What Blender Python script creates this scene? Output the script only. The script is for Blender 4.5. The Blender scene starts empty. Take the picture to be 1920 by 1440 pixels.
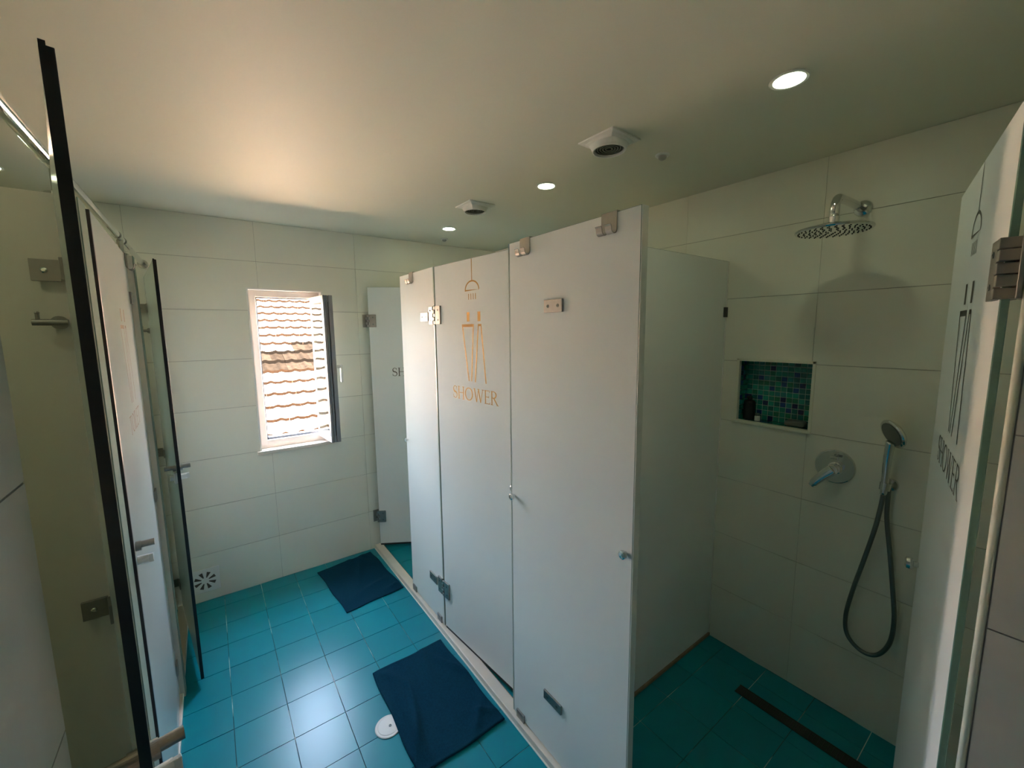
import bpy, bmesh, math, random
from mathutils import Vector, Matrix

random.seed(7)
scene = bpy.context.scene
COL = scene.collection
R = math.radians

# ---------------------------------------------------------------- camera
CAM_H = 1.655
yaw, pitch, roll, FPX = 0.63068592, -0.12670684, -0.01048981, 778.444
fw = Vector((math.sin(yaw) * math.cos(pitch), math.cos(yaw) * math.cos(pitch), math.sin(pitch)))
r0 = Vector((math.cos(yaw), -math.sin(yaw), 0))
u0 = r0.cross(fw)
rr = r0 * math.cos(roll) + u0 * math.sin(roll)
uu = -r0 * math.sin(roll) + u0 * math.cos(roll)
camd = bpy.data.cameras.new('camera')
camd.sensor_width = 36.0
camd.sensor_fit = 'HORIZONTAL'
camd.lens = FPX / 1920 * 36.0
camd.clip_start = 0.01
cam = bpy.data.objects.new('camera', camd)
cam.matrix_world = Matrix(((rr.x, uu.x, -fw.x, 0), (rr.y, uu.y, -fw.y, 0), (rr.z, uu.z, -fw.z, CAM_H), (0, 0, 0, 1)))
COL.objects.link(cam)
scene.camera = cam

# ---------------------------------------------------------------- world, sun, exposure
world = bpy.data.worlds.new('sky')
scene.world = world
world.use_nodes = True
wn = world.node_tree
wn.nodes.clear()
wo = wn.nodes.new('ShaderNodeOutputWorld')
wb = wn.nodes.new('ShaderNodeBackground')
sky = wn.nodes.new('ShaderNodeTexSky')
sky.sky_type = 'NISHITA'
sky.sun_disc = False
sky.sun_elevation = R(62)
sky.sun_rotation = R(200)
wb.inputs['Strength'].default_value = 5.0
whs = wn.nodes.new('ShaderNodeHueSaturation')
whs.inputs['Saturation'].default_value = 0.6
wn.links.new(sky.outputs[0], whs.inputs['Color'])
wn.links.new(whs.outputs[0], wb.inputs[0])
wn.links.new(wb.outputs[0], wo.inputs[0])

sund = bpy.data.lights.new('sun', 'SUN')
sund.energy = 80.0
sund.color = (1.0, 0.93, 0.82)
sund.angle = R(0.6)
sun = bpy.data.objects.new('sun', sund)
sun.rotation_mode = 'QUATERNION'
sun.rotation_quaternion = Vector((0.45, -0.06, 0.89)).to_track_quat('Z', 'Y')
sun.location = (0, -4, 9)
COL.objects.link(sun)

vs = scene.view_settings
vs.view_transform = 'Standard'
vs.look = 'None'
vs.gamma = 1.0
vs.use_curve_mapping = False
vs.exposure = 1.52
scene.cycles.diffuse_bounces = 10
scene.cycles.glossy_bounces = 6
scene.cycles.max_bounces = 16
LAMP = 17.5          # emission of the ceiling lamps

# ---------------------------------------------------------------- materials
def nmat(name):
    m = bpy.data.materials.new(name)
    m.use_nodes = True
    nt = m.node_tree
    return m, nt, nt.nodes['Principled BSDF']

def mat(name, col, rough=0.5, metal=0.0, var=0.0, scale=8.0, bump=0.0, bscale=60.0, objvar=0.0, spec=0.5, rvar=0.0):
    m, nt, p = nmat(name)
    p.inputs['Roughness'].default_value = rough
    p.inputs['Metallic'].default_value = metal
    p.inputs['Specular IOR Level'].default_value = spec
    tc = nt.nodes.new('ShaderNodeTexCoord')
    geo = nt.nodes.new('ShaderNodeNewGeometry')
    nz = nt.nodes.new('ShaderNodeTexNoise')
    nz.inputs['Scale'].default_value = scale
    nz.inputs['Detail'].default_value = 4
    nt.links.new(geo.outputs['Position'], nz.inputs['Vector'])
    mx = nt.nodes.new('ShaderNodeMix')
    mx.data_type = 'RGBA'
    k0, k1 = 1 - var, 1 + var
    mx.inputs[6].default_value = (*[min(1, c * k0) for c in col], 1)
    mx.inputs[7].default_value = (*[min(1, c * k1) for c in col], 1)
    nt.links.new(nz.outputs['Fac'], mx.inputs[0])
    out = mx.outputs[2]
    if objvar:
        oi = nt.nodes.new('ShaderNodeObjectInfo')
        mr = nt.nodes.new('ShaderNodeMapRange')
        mr.inputs[3].default_value = 1 - objvar
        mr.inputs[4].default_value = 1 + objvar
        nt.links.new(oi.outputs['Random'], mr.inputs[0])
        hs = nt.nodes.new('ShaderNodeHueSaturation')
        nt.links.new(mr.outputs[0], hs.inputs['Value'])
        nt.links.new(out, hs.inputs['Color'])
        out = hs.outputs[0]
    nt.links.new(out, p.inputs['Base Color'])
    if rvar:
        mr2 = nt.nodes.new('ShaderNodeMapRange')
        mr2.inputs[3].default_value = max(0.02, rough - rvar)
        mr2.inputs[4].default_value = rough + rvar
        nt.links.new(nz.outputs['Fac'], mr2.inputs[0])
        nt.links.new(mr2.outputs[0], p.inputs['Roughness'])
    if bump:
        n2 = nt.nodes.new('ShaderNodeTexNoise')
        n2.inputs['Scale'].default_value = bscale
        n2.inputs['Detail'].default_value = 5
        nt.links.new(geo.outputs['Position'], n2.inputs['Vector'])
        b = nt.nodes.new('ShaderNodeBump')
        b.inputs['Strength'].default_value = bump
        b.inputs['Distance'].default_value = 0.004
        nt.links.new(n2.outputs['Fac'], b.inputs['Height'])
        nt.links.new(b.outputs[0], p.inputs['Normal'])
    return m

def frosted(name, col, trans, fac, rough, spec=0.5):
    m, nt, p = nmat(name)
    p.inputs['Base Color'].default_value = (*col, 1)
    p.inputs['Roughness'].default_value = rough
    p.inputs['Specular IOR Level'].default_value = spec
    tr = nt.nodes.new('ShaderNodeBsdfTranslucent')
    tr.inputs[0].default_value = (*trans, 1)
    mx = nt.nodes.new('ShaderNodeMixShader')
    mx.inputs[0].default_value = fac
    nt.links.new(p.outputs[0], mx.inputs[1])
    nt.links.new(tr.outputs[0], mx.inputs[2])
    nt.links.new(mx.outputs[0], nt.nodes['Material Output'].inputs[0])
    return m

def clear_glass(name, tint):
    m, nt, p = nmat(name)
    t = nt.nodes.new('ShaderNodeBsdfTransparent')
    t.inputs[0].default_value = (*tint, 1)
    g = nt.nodes.new('ShaderNodeBsdfGlossy')
    g.inputs['Roughness'].default_value = 0.02
    mx = nt.nodes.new('ShaderNodeMixShader')
    fr = nt.nodes.new('ShaderNodeFresnel')
    fr.inputs[0].default_value = 1.5
    ge = nt.nodes.new('ShaderNodeNewGeometry')
    sub = nt.nodes.new('ShaderNodeMath')
    sub.operation = 'SUBTRACT'
    sub.use_clamp = True
    nt.links.new(fr.outputs[0], sub.inputs[0])
    nt.links.new(ge.outputs['Backfacing'], sub.inputs[1])
    nt.links.new(sub.outputs[0], mx.inputs[0])
    nt.links.new(t.outputs[0], mx.inputs[1])
    nt.links.new(g.outputs[0], mx.inputs[2])
    nt.links.new(mx.outputs[0], nt.nodes['Material Output'].inputs[0])
    return m

def emit(name, col, st):
    m, nt, p = nmat(name)
    p.inputs['Base Color'].default_value = (0.9, 0.9, 0.9, 1)
    p.inputs['Emission Color'].default_value = (*col, 1)
    p.inputs['Emission Strength'].default_value = st
    return m

M = {}
M['wall_tile'] = mat('wall_tile', (0.80, 0.79, 0.69), 0.34, var=0.02, scale=3, objvar=0.012)
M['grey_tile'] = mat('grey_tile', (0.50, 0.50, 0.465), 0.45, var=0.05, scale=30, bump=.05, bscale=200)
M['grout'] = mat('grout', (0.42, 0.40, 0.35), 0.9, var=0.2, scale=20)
M['plaster'] = mat('plaster', (0.675, 0.685, 0.575), 0.6, var=0.02, scale=2, bump=0.05, bscale=120)
M['wall_paint'] = mat('wall_paint', (0.70, 0.67, 0.58), 0.5, var=0.02)
M['floor_tile'] = mat('floor_tile', (0.001, 0.250, 0.315), 0.29, var=0.06, scale=7, objvar=0.05, spec=0.36)
M['floor_grout'] = mat('floor_grout', (0.22, 0.46, 0.46), 0.85)
_nt = M['floor_grout'].node_tree
_n = _nt.nodes.new('ShaderNodeTexNoise')
_n.inputs['Scale'].default_value = 4.5
_n.inputs['Detail'].default_value = 6
_g = _nt.nodes.new('ShaderNodeNewGeometry')
_r = _nt.nodes.new('ShaderNodeValToRGB')
_r.color_ramp.elements[0].position, _r.color_ramp.elements[0].color = 0.46, (0.010, 0.11, 0.13, 1)
_r.color_ramp.elements[1].position, _r.color_ramp.elements[1].color = 0.62, (0.60, 0.74, 0.70, 1)
_nt.links.new(_g.outputs['Position'], _n.inputs['Vector'])
_nt.links.new(_n.outputs['Fac'], _r.inputs[0])
_nt.links.new(_r.outputs[0], _nt.nodes['Principled BSDF'].inputs['Base Color'])
M['glass_white'] = frosted('frosted_glass_white', (0.84, 0.86, 0.83), (0.62, 0.74, 0.68), 0.06, 0.55, 0.22)
M['glass_toilet'] = frosted('frosted_glass_toilet', (0.78, 0.81, 0.78), (0.6, 0.72, 0.66), 0.2, 0.12)
M['glass_edge'] = mat('glass_edge', (0.13, 0.23, 0.19), 0.15)
M['seal_clear'] = mat('clear_seal', (0.54, 0.59, 0.53), 0.3)
M['sensor'] = mat('sensor_grey', (0.34, 0.35, 0.33), 0.4)
M['drain_dark'] = mat('drain_dark', (0.05, 0.06, 0.05), 0.5, 0.6)
M['glass_edge_dark'] = mat('glass_edge_dark', (0.008, 0.012, 0.016), 0.35)
M['seal'] = mat('black_seal', (0.006, 0.008, 0.011), 0.45)
M['chrome'] = mat('chrome', (0.72, 0.73, 0.72), 0.08, 1.0)
M['steel'] = mat('brushed_steel', (0.36, 0.34, 0.31), 0.42, 1.0, var=0.06, scale=90)
M['dark_chrome'] = mat('dark_hose', (0.20, 0.22, 0.21), 0.28, 0.9)
M['black'] = mat('black', (0.006, 0.006, 0.006), 0.5)
M['dark'] = mat('dark_grey', (0.03, 0.03, 0.028), 0.6)
M['gold'] = mat('gold_print', (0.42, 0.235, 0.045), 0.5, 0.5)
M['bronze_print'] = mat('bronze_print', (0.17, 0.115, 0.06), 0.6, spec=0.1)
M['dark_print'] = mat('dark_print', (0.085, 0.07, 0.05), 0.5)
M['marble'] = mat('marble', (0.74, 0.66, 0.56), 0.35, var=0.10, scale=14)
M['white_paint'] = mat('white_paint', (0.82, 0.80, 0.75), 0.4)
M['white_plastic'] = mat('white_plastic', (0.80, 0.80, 0.77), 0.35)
M['trim_white'] = mat('trim_white', (0.80, 0.79, 0.66), 0.35)
M['alu'] = mat('window_frame_white_glow_tint', (0.84, 0.74, 0.66), 0.4)  # white frame; the warm glow of the window is tinted into the colour
M['alu_grey'] = mat('window_alu_grey', (0.22, 0.23, 0.25), 0.4, 0.4)
M['pane'] = clear_glass('window_pane', (0.97, 0.98, 0.95))
M['mat_cloth'] = mat('navy_towel', (0.003, 0.046, 0.084), 0.95, var=0.35, scale=140, bump=0.9, bscale=420, spec=0.1)
M['mat_cloth2'] = mat('navy_towel_far', (0.003, 0.044, 0.082), 0.95, var=0.3, scale=140, bump=0.9, bscale=420, spec=0.1)
M['roof_tile'] = mat('roof_tile', (0.66, 0.42, 0.26), 0.85, var=0.25, scale=5, objvar=0.12)
M['roof_old'] = mat('roof_tile_weathered_dimmed', (0.0088, 0.0060, 0.0040), 1.0, var=0.6, scale=14, objvar=0.25, spec=0.0)  # weathered rows; dimming against the strong outside light is put into the colour
M['roof_edge_shade'] = mat('roof_tile_edge_shade', (0.0125, 0.0080, 0.0050), 1.0, var=0.3, scale=30, spec=0.0)  # tile ends near black: shadow under each row is put into the colour
M['lamp'] = emit('lamp_lens', (0.94, 1.0, 0.66), LAMP)
M['rubber'] = mat('wood_base', (0.30, 0.21, 0.13), 0.7, var=0.2, scale=30)
MOS = [mat('mosaic_%d' % i, c, 0.12, var=0.15, scale=60) for i, c in enumerate(
    [(0.01, 0.22, 0.17), (0.015, 0.30, 0.22), (0.006, 0.13, 0.12), (0.01, 0.06, 0.20), (0.006, 0.02, 0.09), (0.02, 0.24, 0.24), (0.012, 0.18, 0.10)])]
M['mosaic_grout'] = mat('mosaic_grout', (0.58, 0.72, 0.64), 0.8)
M['grey_grout'] = mat('grey_grout', (0.24, 0.24, 0.24), 0.8)
M['end_cap'] = mat('divider_end', (0.26, 0.33, 0.28), 0.9, spec=0.05)

# ---------------------------------------------------------------- helpers
def link(o, parent=None):
    COL.objects.link(o)
    if parent is not None:
        o.parent = parent
    return o

def obj(name, bm, material, parent=None, smooth=False, loc=None, rot=None):
    me = bpy.data.meshes.new(name)
    bmesh.ops.recalc_face_normals(bm, faces=bm.faces)
    bm.to_mesh(me)
    bm.free()
    for m in (material if isinstance(material, (list, tuple)) else [material]):
        me.materials.append(M[m] if isinstance(m, str) else m)
    if smooth:
        for p in me.polygons:
            p.use_smooth = True
    o = bpy.data.objects.new(name, me)
    if loc: o.location = loc
    if rot: o.rotation_euler = rot
    return link(o, parent)

def tag(o, label=None, cat=None, group=None, kind=None):
    if label: o['label'] = label
    if cat: o['category'] = cat
    if group: o['group'] = group
    if kind: o['kind'] = kind
    return o

def thing(name, label, cat, loc=(0, 0, 0), rz=0.0, group=None, kind=None):
    o = bpy.data.objects.new(name, None)
    o.empty_display_size = 0.1
    o.location = loc
    o.rotation_euler = (0, 0, rz)
    link(o)
    return tag(o, label, cat, group, kind)

def copy_tree(o, parent=None):
    c = o.copy()
    link(c, parent)
    for ch in o.children:
        copy_tree(ch, c)
    return c

def B():
    return bmesh.new()

def box(bm, x0, x1, y0, y1, z0, z1, bevel=0.0, seg=2):
    vs_ = [bm.verts.new(p) for p in ((x0, y0, z0), (x1, y0, z0), (x1, y1, z0), (x0, y1, z0), (x0, y0, z1), (x1, y0, z1), (x1, y1, z1), (x0, y1, z1))]
    fs = [bm.faces.new([vs_[i] for i in f]) for f in ((0, 3, 2, 1), (4, 5, 6, 7), (0, 1, 5, 4), (1, 2, 6, 5), (2, 3, 7, 6), (3, 0, 4, 7))]
    if bevel:
        es = list({e for f in fs for e in f.edges})
        bmesh.ops.bevel(bm, geom=es, offset=bevel, segments=seg, profile=0.5, affect='EDGES')
    return bm

def bx(*a, **k):
    return box(B(), *a, **k)

def frame_axes(d):
    d = Vector(d).normalized()
    a = Vector((0, 0, 1)) if abs(d.z) < 0.9 else Vector((1, 0, 0))
    u = d.cross(a).normalized()
    return u, d.cross(u).normalized()

def cyl(bm, p0, p1, r, r1=None, n=24):
    p0, p1 = Vector(p0), Vector(p1)
    r1 = r if r1 is None else r1
    u, v = frame_axes(p1 - p0)
    A, Bv = [], []
    for i in range(n):
        t = 2 * math.pi * i / n
        d = u * math.cos(t) + v * math.sin(t)
        A.append(bm.verts.new(p0 + d * r))
        Bv.append(bm.verts.new(p1 + d * r1))
    for i in range(n):
        j = (i + 1) % n
        bm.faces.new((A[i], A[j], Bv[j], Bv[i]))
    bm.faces.new(A[::-1])
    bm.faces.new(Bv)
    return bm

def lathe(bm, base, axis, prof, n=32):
    """prof: list of (radius, height along axis)"""
    base = Vector(base)
    ax = Vector(axis).normalized()
    u, v = frame_axes(ax)
    rings = []
    for r, h in prof:
        if r <= 1e-6:
            rings.append([bm.verts.new(base + ax * h)])
        else:
            rings.append([bm.verts.new(base + ax * h + (u * math.cos(2 * math.pi * i / n) + v * math.sin(2 * math.pi * i / n)) * r) for i in range(n)])
    for a, b in zip(rings, rings[1:]):
        for i in range(n):
            j = (i + 1) % n
            if len(a) == 1 and len(b) == 1: continue
            if len(a) == 1: bm.faces.new((a[0], b[i], b[j]))
            elif len(b) == 1: bm.faces.new((a[i], a[j], b[0]))
            else: bm.faces.new((a[i], a[j], b[j], b[i]))
    return bm

def catmull(pts, n=10):
    P = [Vector(p) for p in pts]
    P = [P[0] * 2 - P[1]] + P + [P[-1] * 2 - P[-2]]
    out = []
    for i in range(1, len(P) - 2):
        for k in range(n):
            t = k / n
            a, b, c, d = P[i - 1], P[i], P[i + 1], P[i + 2]
            out.append(0.5 * ((2 * b) + (c - a) * t + (2 * a - 5 * b + 4 * c - d) * t * t + (3 * b - a - 3 * c + d) * t ** 3))
    out.append(P[-2])
    return out

def tube(bm, pts, r, n=14, rfun=None):
    pts = [Vector(p) for p in pts]
    prev = None
    u = None
    for i, p in enumerate(pts):
        d = (pts[min(i + 1, len(pts) - 1)] - pts[max(i - 1, 0)]).normalized()
        if u is None:
            u, v = frame_axes(d)
        else:
            u = (u - d * u.dot(d)).normalized()
            v = d.cross(u)
        rad = rfun(i / (len(pts) - 1)) if rfun else r
        ring = [bm.verts.new(p + (u * math.cos(2 * math.pi * k / n) + v * math.sin(2 * math.pi * k / n)) * rad) for k in range(n)]
        if prev:
            for k in range(n):
                j = (k + 1) % n
                bm.faces.new((prev[k], prev[j], ring[j], ring[k]))
        else:
            bm.faces.new(ring[::-1])
        prev = ring
    bm.faces.new(prev)
    return bm

def strip(bm, prof, x0, x1, th):
    """metal strap: profile (y,z) polyline extruded x0..x1 with thickness th"""
    P = [Vector((0, y, z)) for y, z in prof]
    L, Rr = [], []
    for i, p in enumerate(P):
        d = (P[min(i + 1, len(P) - 1)] - P[max(i - 1, 0)]).normalized()
        nrm = Vector((0, -d.z, d.y)) * th / 2
        L.append(p + nrm)
        Rr.append(p - nrm)
    loops = []
    for a, b in zip(L, Rr):
        loops.append([bm.verts.new((x, q.y, q.z)) for x, q in ((x0, a), (x1, a), (x1, b), (x0, b))])
    for a, b in zip(loops, loops[1:]):
        for k in range(4):
            j = (k + 1) % 4
            bm.faces.new((a[k], a[j], b[j], b[k]))
    bm.faces.new(loops[0][::-1])
    bm.faces.new(loops[-1])
    return bm

UNIT = {}
def tile_obj(name, key, x0, x1, y0, y1, z0, z1, parent, bev=None):
    """one shared box mesh per material, scaled to the tile"""
    if key not in UNIT:
        me = bpy.data.meshes.new(name)
        b = bx(-.5, .5, -.5, .5, -.5, .5)
        b.to_mesh(me); b.free()
        me.materials.append(M[key] if isinstance(key, str) else key)
        UNIT[key] = me
    o = bpy.data.objects.new(name, UNIT[key])
    o.location = ((x0 + x1) / 2, (y0 + y1) / 2, (z0 + z1) / 2)
    o.scale = (x1 - x0, y1 - y0, z1 - z0)
    return link(o, parent)

def subtract(rect, hole):
    a0, a1, b0, b1 = rect
    h0, h1, k0, k1 = hole
    if h1 <= a0 or h0 >= a1 or k1 <= b0 or k0 >= b1:
        return None
    out = []
    if h0 > a0: out.append((a0, h0, b0, b1))
    if h1 < a1: out.append((h1, a1, b0, b1))
    m0, m1 = max(a0, h0), min(a1, h1)
    if k0 > b0: out.append((m0, m1, b0, k0))
    if k1 < b1: out.append((m0, m1, k1, b1))
    return out

def cuts(lo, hi, start, step):
    v = [lo]
    k = math.ceil((lo - start) / step - 1e-6)
    while start + k * step < hi - 1e-4:
        c = start + k * step
        if c > lo + 0.012: v.append(c)
        k += 1
    v.append(hi)
    return v

GAP, GAPV = 0.0013, 0.0008
def wall_tiles(parent, axis, plane, back, lo, hi, start, step, zcuts, hole=None, key='wall_tile'):
    """axis 'x': wall runs along x (plane is y); axis 'y': wall runs along y (plane is x)"""
    us = cuts(lo, hi, start, step)
    for a0, a1 in zip(us, us[1:]):
        for z0, z1 in zip(zcuts, zcuts[1:]):
            rect = (a0 + GAPV, a1 - GAPV, z0 + GAP, z1 - GAP)
            sub = subtract(rect, hole) if hole else None
            p0, p1 = min(plane, back), max(plane, back)
            if sub is None:
                if axis == 'x': tile_obj('tile', key, rect[0], rect[1], p0, p1, rect[2], rect[3], parent)
                else: tile_obj('tile', key, p0, p1, rect[0], rect[1], rect[2], rect[3], parent)
            elif sub:
                bm = B()
                for q in sub:
                    if q[1] - q[0] < 1e-4 or q[3] - q[2] < 1e-4: continue
                    if axis == 'x': box(bm, q[0], q[1], p0, p1, q[2], q[3])
                    else: box(bm, p0, p1, q[0], q[1], q[2], q[3])
                if len(bm.verts): obj('tile', bm, 'wall_tile', parent)
                else: bm.free()

CEIL = 2.34
ZC = [0.0, 0.3, 0.6, 0.9, 1.2, 1.5, 1.8, 2.1, CEIL]
YF, XR = 3.08, 2.08
XB, YB = -1.35, -1.35      # back of toilets, end of corridor behind the camera
GL = -0.24                 # plane of the toilet doors
GR = 0.945                 # plane of the shower fronts
WLX, WLY = -0.170, 0.660   # near left wall block
WRX, WRY = 0.920, 0.055    # near right wall block

# ---------------------------------------------------------------- the setting
fl = obj('floor', bx(XB - .15, XR + .15, YB - .15, YF + .22, -0.12, -0.0025), 'floor_grout')
tag(fl, 'teal square tiled floor with pale joints running through corridor and showers', 'floor', kind='structure')
xs = cuts(WLX - 0.06, XR, 0.158, 0.2)
ys = cuts(YB, YF, 0.158, 0.2)
for i, (a0, a1) in enumerate(zip(xs, xs[1:])):
    for b0, b1 in zip(ys, ys[1:]):
        if a0 >= WRX - .01 and b1 <= WRY + .02: continue
        tile_obj('tile', 'floor_tile', a0 + .0016, a1 - .0016, b0 + .0016, b1 - .0016, -0.008, random.uniform(-.0003, .0003), fl)
obj('toilet_floor_tiles', bx(XB, WLX - 0.0615, WLY, YF, -0.008, 0.0), 'floor_tile', fl)

ce = obj('ceiling', bx(XB - .15, XR + .15, YB - .15, YF + .22, CEIL, CEIL + .15), 'plaster')
tag(ce, 'smooth off-white plaster ceiling over the whole washroom', 'ceiling', kind='structure')

WIN = (0.222, 0.660, 0.888, 1.940)
TB = 0.006
bm = B()
for x0, x1, z0, z1 in ((XB - .15, WIN[0], 0, CEIL), (WIN[1], XR + .15, 0, CEIL), (WIN[0], WIN[1], 0, WIN[2]), (WIN[0], WIN[1], WIN[3], CEIL)):
    box(bm, x0, x1, YF + .003, YF + .20, z0, z1)
wf = tag(obj('wall_far', bm, 'grout'), 'cream tiled end wall with the open window', 'wall', kind='structure')
wall_tiles(wf, 'x', YF, YF + TB, XB, XR, 0.288, 0.6, ZC, WIN)

NI = (0.668, 0.972, 1.210, 1.502)
bm = B()
for y0, y1, z0, z1 in ((YB - .15, NI[0], 0, CEIL), (NI[1], YF, 0, CEIL), (NI[0], NI[1], 0, NI[2]), (NI[0], NI[1], NI[3], CEIL)):
    box(bm, XR + .003, XR + .12, y0, y1, z0, z1)
wr = tag(obj('wall_right', bm, 'grout'), 'cream tiled wall at the back of the showers', 'wall', kind='structure')
wall_tiles(wr, 'y', XR, XR + TB, WRY, YF, 0.672, 0.606, ZC, NI)

wl = tag(obj('wall_left', bx(XB - .12, XB, WLY, YF, 0, CEIL), 'wall_paint'), 'plain cream wall at the back of the toilets', 'wall', kind='structure')
wb_ = tag(obj('wall_near', bx(WLX - .1, WRX + .1, YB - .12, YB, 0, CEIL), 'wall_paint'), 'plain cream wall closing the corridor', 'wall', kind='structure')

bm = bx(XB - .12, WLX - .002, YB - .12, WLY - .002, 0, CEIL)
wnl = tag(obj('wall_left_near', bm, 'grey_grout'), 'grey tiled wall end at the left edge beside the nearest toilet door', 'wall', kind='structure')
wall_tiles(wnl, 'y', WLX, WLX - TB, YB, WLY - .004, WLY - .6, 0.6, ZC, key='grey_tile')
obj('end_face', bx(XB, WLX - .0065, WLY - .002, WLY, 0, CEIL), 'wall_tile', wnl)
bm = bx(WRX + .003, XR + .12, YB - .12, WRY - .002, 0, CEIL)
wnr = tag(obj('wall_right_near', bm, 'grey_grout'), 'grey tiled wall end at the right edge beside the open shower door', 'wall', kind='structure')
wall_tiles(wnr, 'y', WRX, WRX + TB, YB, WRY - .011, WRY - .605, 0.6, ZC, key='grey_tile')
obj('end_face', bx(WRX + .012, XR, WRY - .002, WRY, 0, CEIL), 'wall_tile', wnr)

bm = B()
cyl(bm, (WRX + .004, WRY - .005, 0.002), (WRX + .004, WRY - .005, CEIL - .002), 0.0052, n=12)
tag(obj('trim_1', bm, 'trim_white', smooth=True), 'rounded white edge trim on the wall corner at right', 'trim', kind='structure')

# toilet divider walls (same height as the doors)
for y0, y1, lab in ((1.392, 1.462, 'low cream divider wall carrying hinges of the nearest toilet door'), (2.285, 2.338, 'low cream divider wall between the middle and farthest toilets')):
    d = obj('wall_toilet_divider', bx(XB, -0.214, y0, y1, 0, 1.972, bevel=.002), 'wall_paint')
    tag(d, lab, 'wall', kind='structure')
    obj('end_cap', bx(-0.2139, -0.2115, y0, y1, 0.001, 1.971), 'end_cap', d)

# thresholds (marble curbs)
bm = bx(0.920, 0.972, WRY, YF - .001, 0.0, 0.030, bevel=.003)
tb = tag(obj('trim_2', bm, 'marble'), 'pale marble curb along the foot of the shower fronts', 'curb', kind='structure')
obj('grout_line', bx(0.9145, 0.9205, WRY, YF - .001, 0.0, 0.0035), 'white_paint', tb)
obj('inner_bead', bx(0.9715, 0.984, WRY, YF - .001, 0.0, 0.012), 'rubber', tb)
for y0, y1 in ((WLY + .001, 1.391), (1.463, 2.284), (2.339, YF - .001)):
    bm = bx(-0.272, -0.219, y0, y1, 0.0, 0.024, bevel=.003)
    tag(obj('trim_3', bm, 'marble'), 'pale marble threshold strip under the toilet doors', 'threshold', kind='structure')

# ---------------------------------------------------------------- niche in the shower wall
ND = 2.175
nic = tag(obj('niche', bx(XR + .006, ND + .02, NI[0] - .02, NI[1] + .02, NI[3] - .0, NI[3] + .02), 'grout', wr), 'recessed shelf lined with green and blue glass mosaic')
obj('lining', (lambda b: (box(b, ND, ND + .02, NI[0] - .02, NI[1] + .02, NI[2] - .02, NI[3]),
                          box(b, XR + .006, ND, NI[0] - .02, NI[0] - .0, NI[2] - .02, NI[3]),
                          box(b, XR + .006, ND, NI[1], NI[1] + .02, NI[2] - .02, NI[3]),
                          box(b, XR + .006, ND, NI[0], NI[1], NI[2] - .02, NI[2]), b)[-1])(B()), 'mosaic_grout', nic)
bm = B()
fwid = 0.012
box(bm, XR - .004, XR + .02, NI[0] - fwid, NI[0] + .001, NI[2] - .004, NI[3] + fwid, bevel=.002)
box(bm, XR - .004, XR + .02, NI[1] - .001, NI[1] + fwid, NI[2] - .004, NI[3] + fwid, bevel=.002)
box(bm, XR - .004, XR + .02, NI[0] - fwid, NI[1] + fwid, NI[3] - .001, NI[3] + fwid, bevel=.002)
box(bm, XR - .012, XR + .02, NI[0] - fwid, NI[1] + fwid + .008, NI[2] - .012, NI[2] + .002, bevel=.003)
obj('niche_trim', bm, 'trim_white', nic)
def pick():
    return random.choices(MOS, (5, 4, 3, 2.2, 1.6, 2, 2))[0]
cw, rh = (NI[1] - NI[0]) / 12, (NI[3] - NI[2]) / 12
g = .0014
for i in range(12):
    for j in range(12):
        y0, z0 = NI[0] + i * cw, NI[2] + j * rh
        tile_obj('mosaic_tile', pick(), ND - .0022, ND + .002, y0 + g, y0 + cw - g, z0 + g, z0 + rh - g, nic)
dw = (ND - XR - .02) / 3
for k in range(3):
    x0 = ND - (k + 1) * dw
    for j in range(12):
        z0 = NI[2] + j * rh
        tile_obj('mosaic_tile', pick(), x0 + g, x0 + dw - g, NI[1] - .0022, NI[1] + .002, z0 + g, z0 + rh - g, nic)
        tile_obj('mosaic_tile', pick(), x0 + g, x0 + dw - g, NI[0] - .002, NI[0] + .0022, z0 + g, z0 + rh - g, nic)
        y0 = NI[0] + j * cw
        tile_obj('mosaic_tile', pick(), x0 + g, x0 + dw - g, y0 + g, y0 + cw - g, NI[2] - .002, NI[2] + .0022, nic)
NZ = NI[2] + .0024

# ---------------------------------------------------------------- window
win = thing('window_1', 'small white framed casement window standing open in the end wall', 'window', ((WIN[0] + WIN[1]) / 2, YF + .1, WIN[2]), kind='structure')
def W(x0, x1, y0, y1, z0, z1, bm, bev=.002):
    cx, cy, cz = win.location
    return box(bm, x0 - cx, x1 - cx, y0 - cy, y1 - cy, z0 - cz, z1 - cz, bevel=bev)
bm = B()   # plastered reveal lining
W(WIN[0], WIN[0] + .010, YF - .003, YF + .199, WIN[2], WIN[3], bm, 0)
W(WIN[1] - .010, WIN[1], YF - .003, YF + .199, WIN[2], WIN[3], bm, 0)
W(WIN[0] + .01, WIN[1] - .01, YF - .003, YF + .199, WIN[3] - .010, WIN[3], bm, 0)
obj('reveal', bm, 'white_paint', win)
bm = B()
FX0, FX1, FZ0, FZ1 = WIN[0] + .011, WIN[1] - .011, WIN[2] + .012, WIN[3] - .011
fy0, fy1, fb = 3.135, 3.195, 0.040
W(FX0, FX0 + fb, fy0, fy1, FZ0, FZ1, bm)
W(FX1 - fb, FX1, fy0, fy1, FZ0, FZ1, bm)
W(FX0 + fb - .002, FX1 - fb + .002, fy0, fy1, FZ0, FZ0 + fb + .012, bm)
W(FX0 + fb - .002, FX1 - fb + .002, fy0, fy1, FZ1 - fb, FZ1, bm)
obj('window_frame', bm, 'alu', win)
bm = B()   # grey rebate inside the frame
W(FX0 + fb, FX0 + fb + .008, fy0 + .02, fy1 + .01, FZ0 + fb, FZ1 - fb, bm, 0)
W(FX0 + fb, FX1 - fb, fy0 + .02, fy1 + .01, FZ0 + fb + .01, FZ0 + fb + .026, bm, 0)
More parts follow.
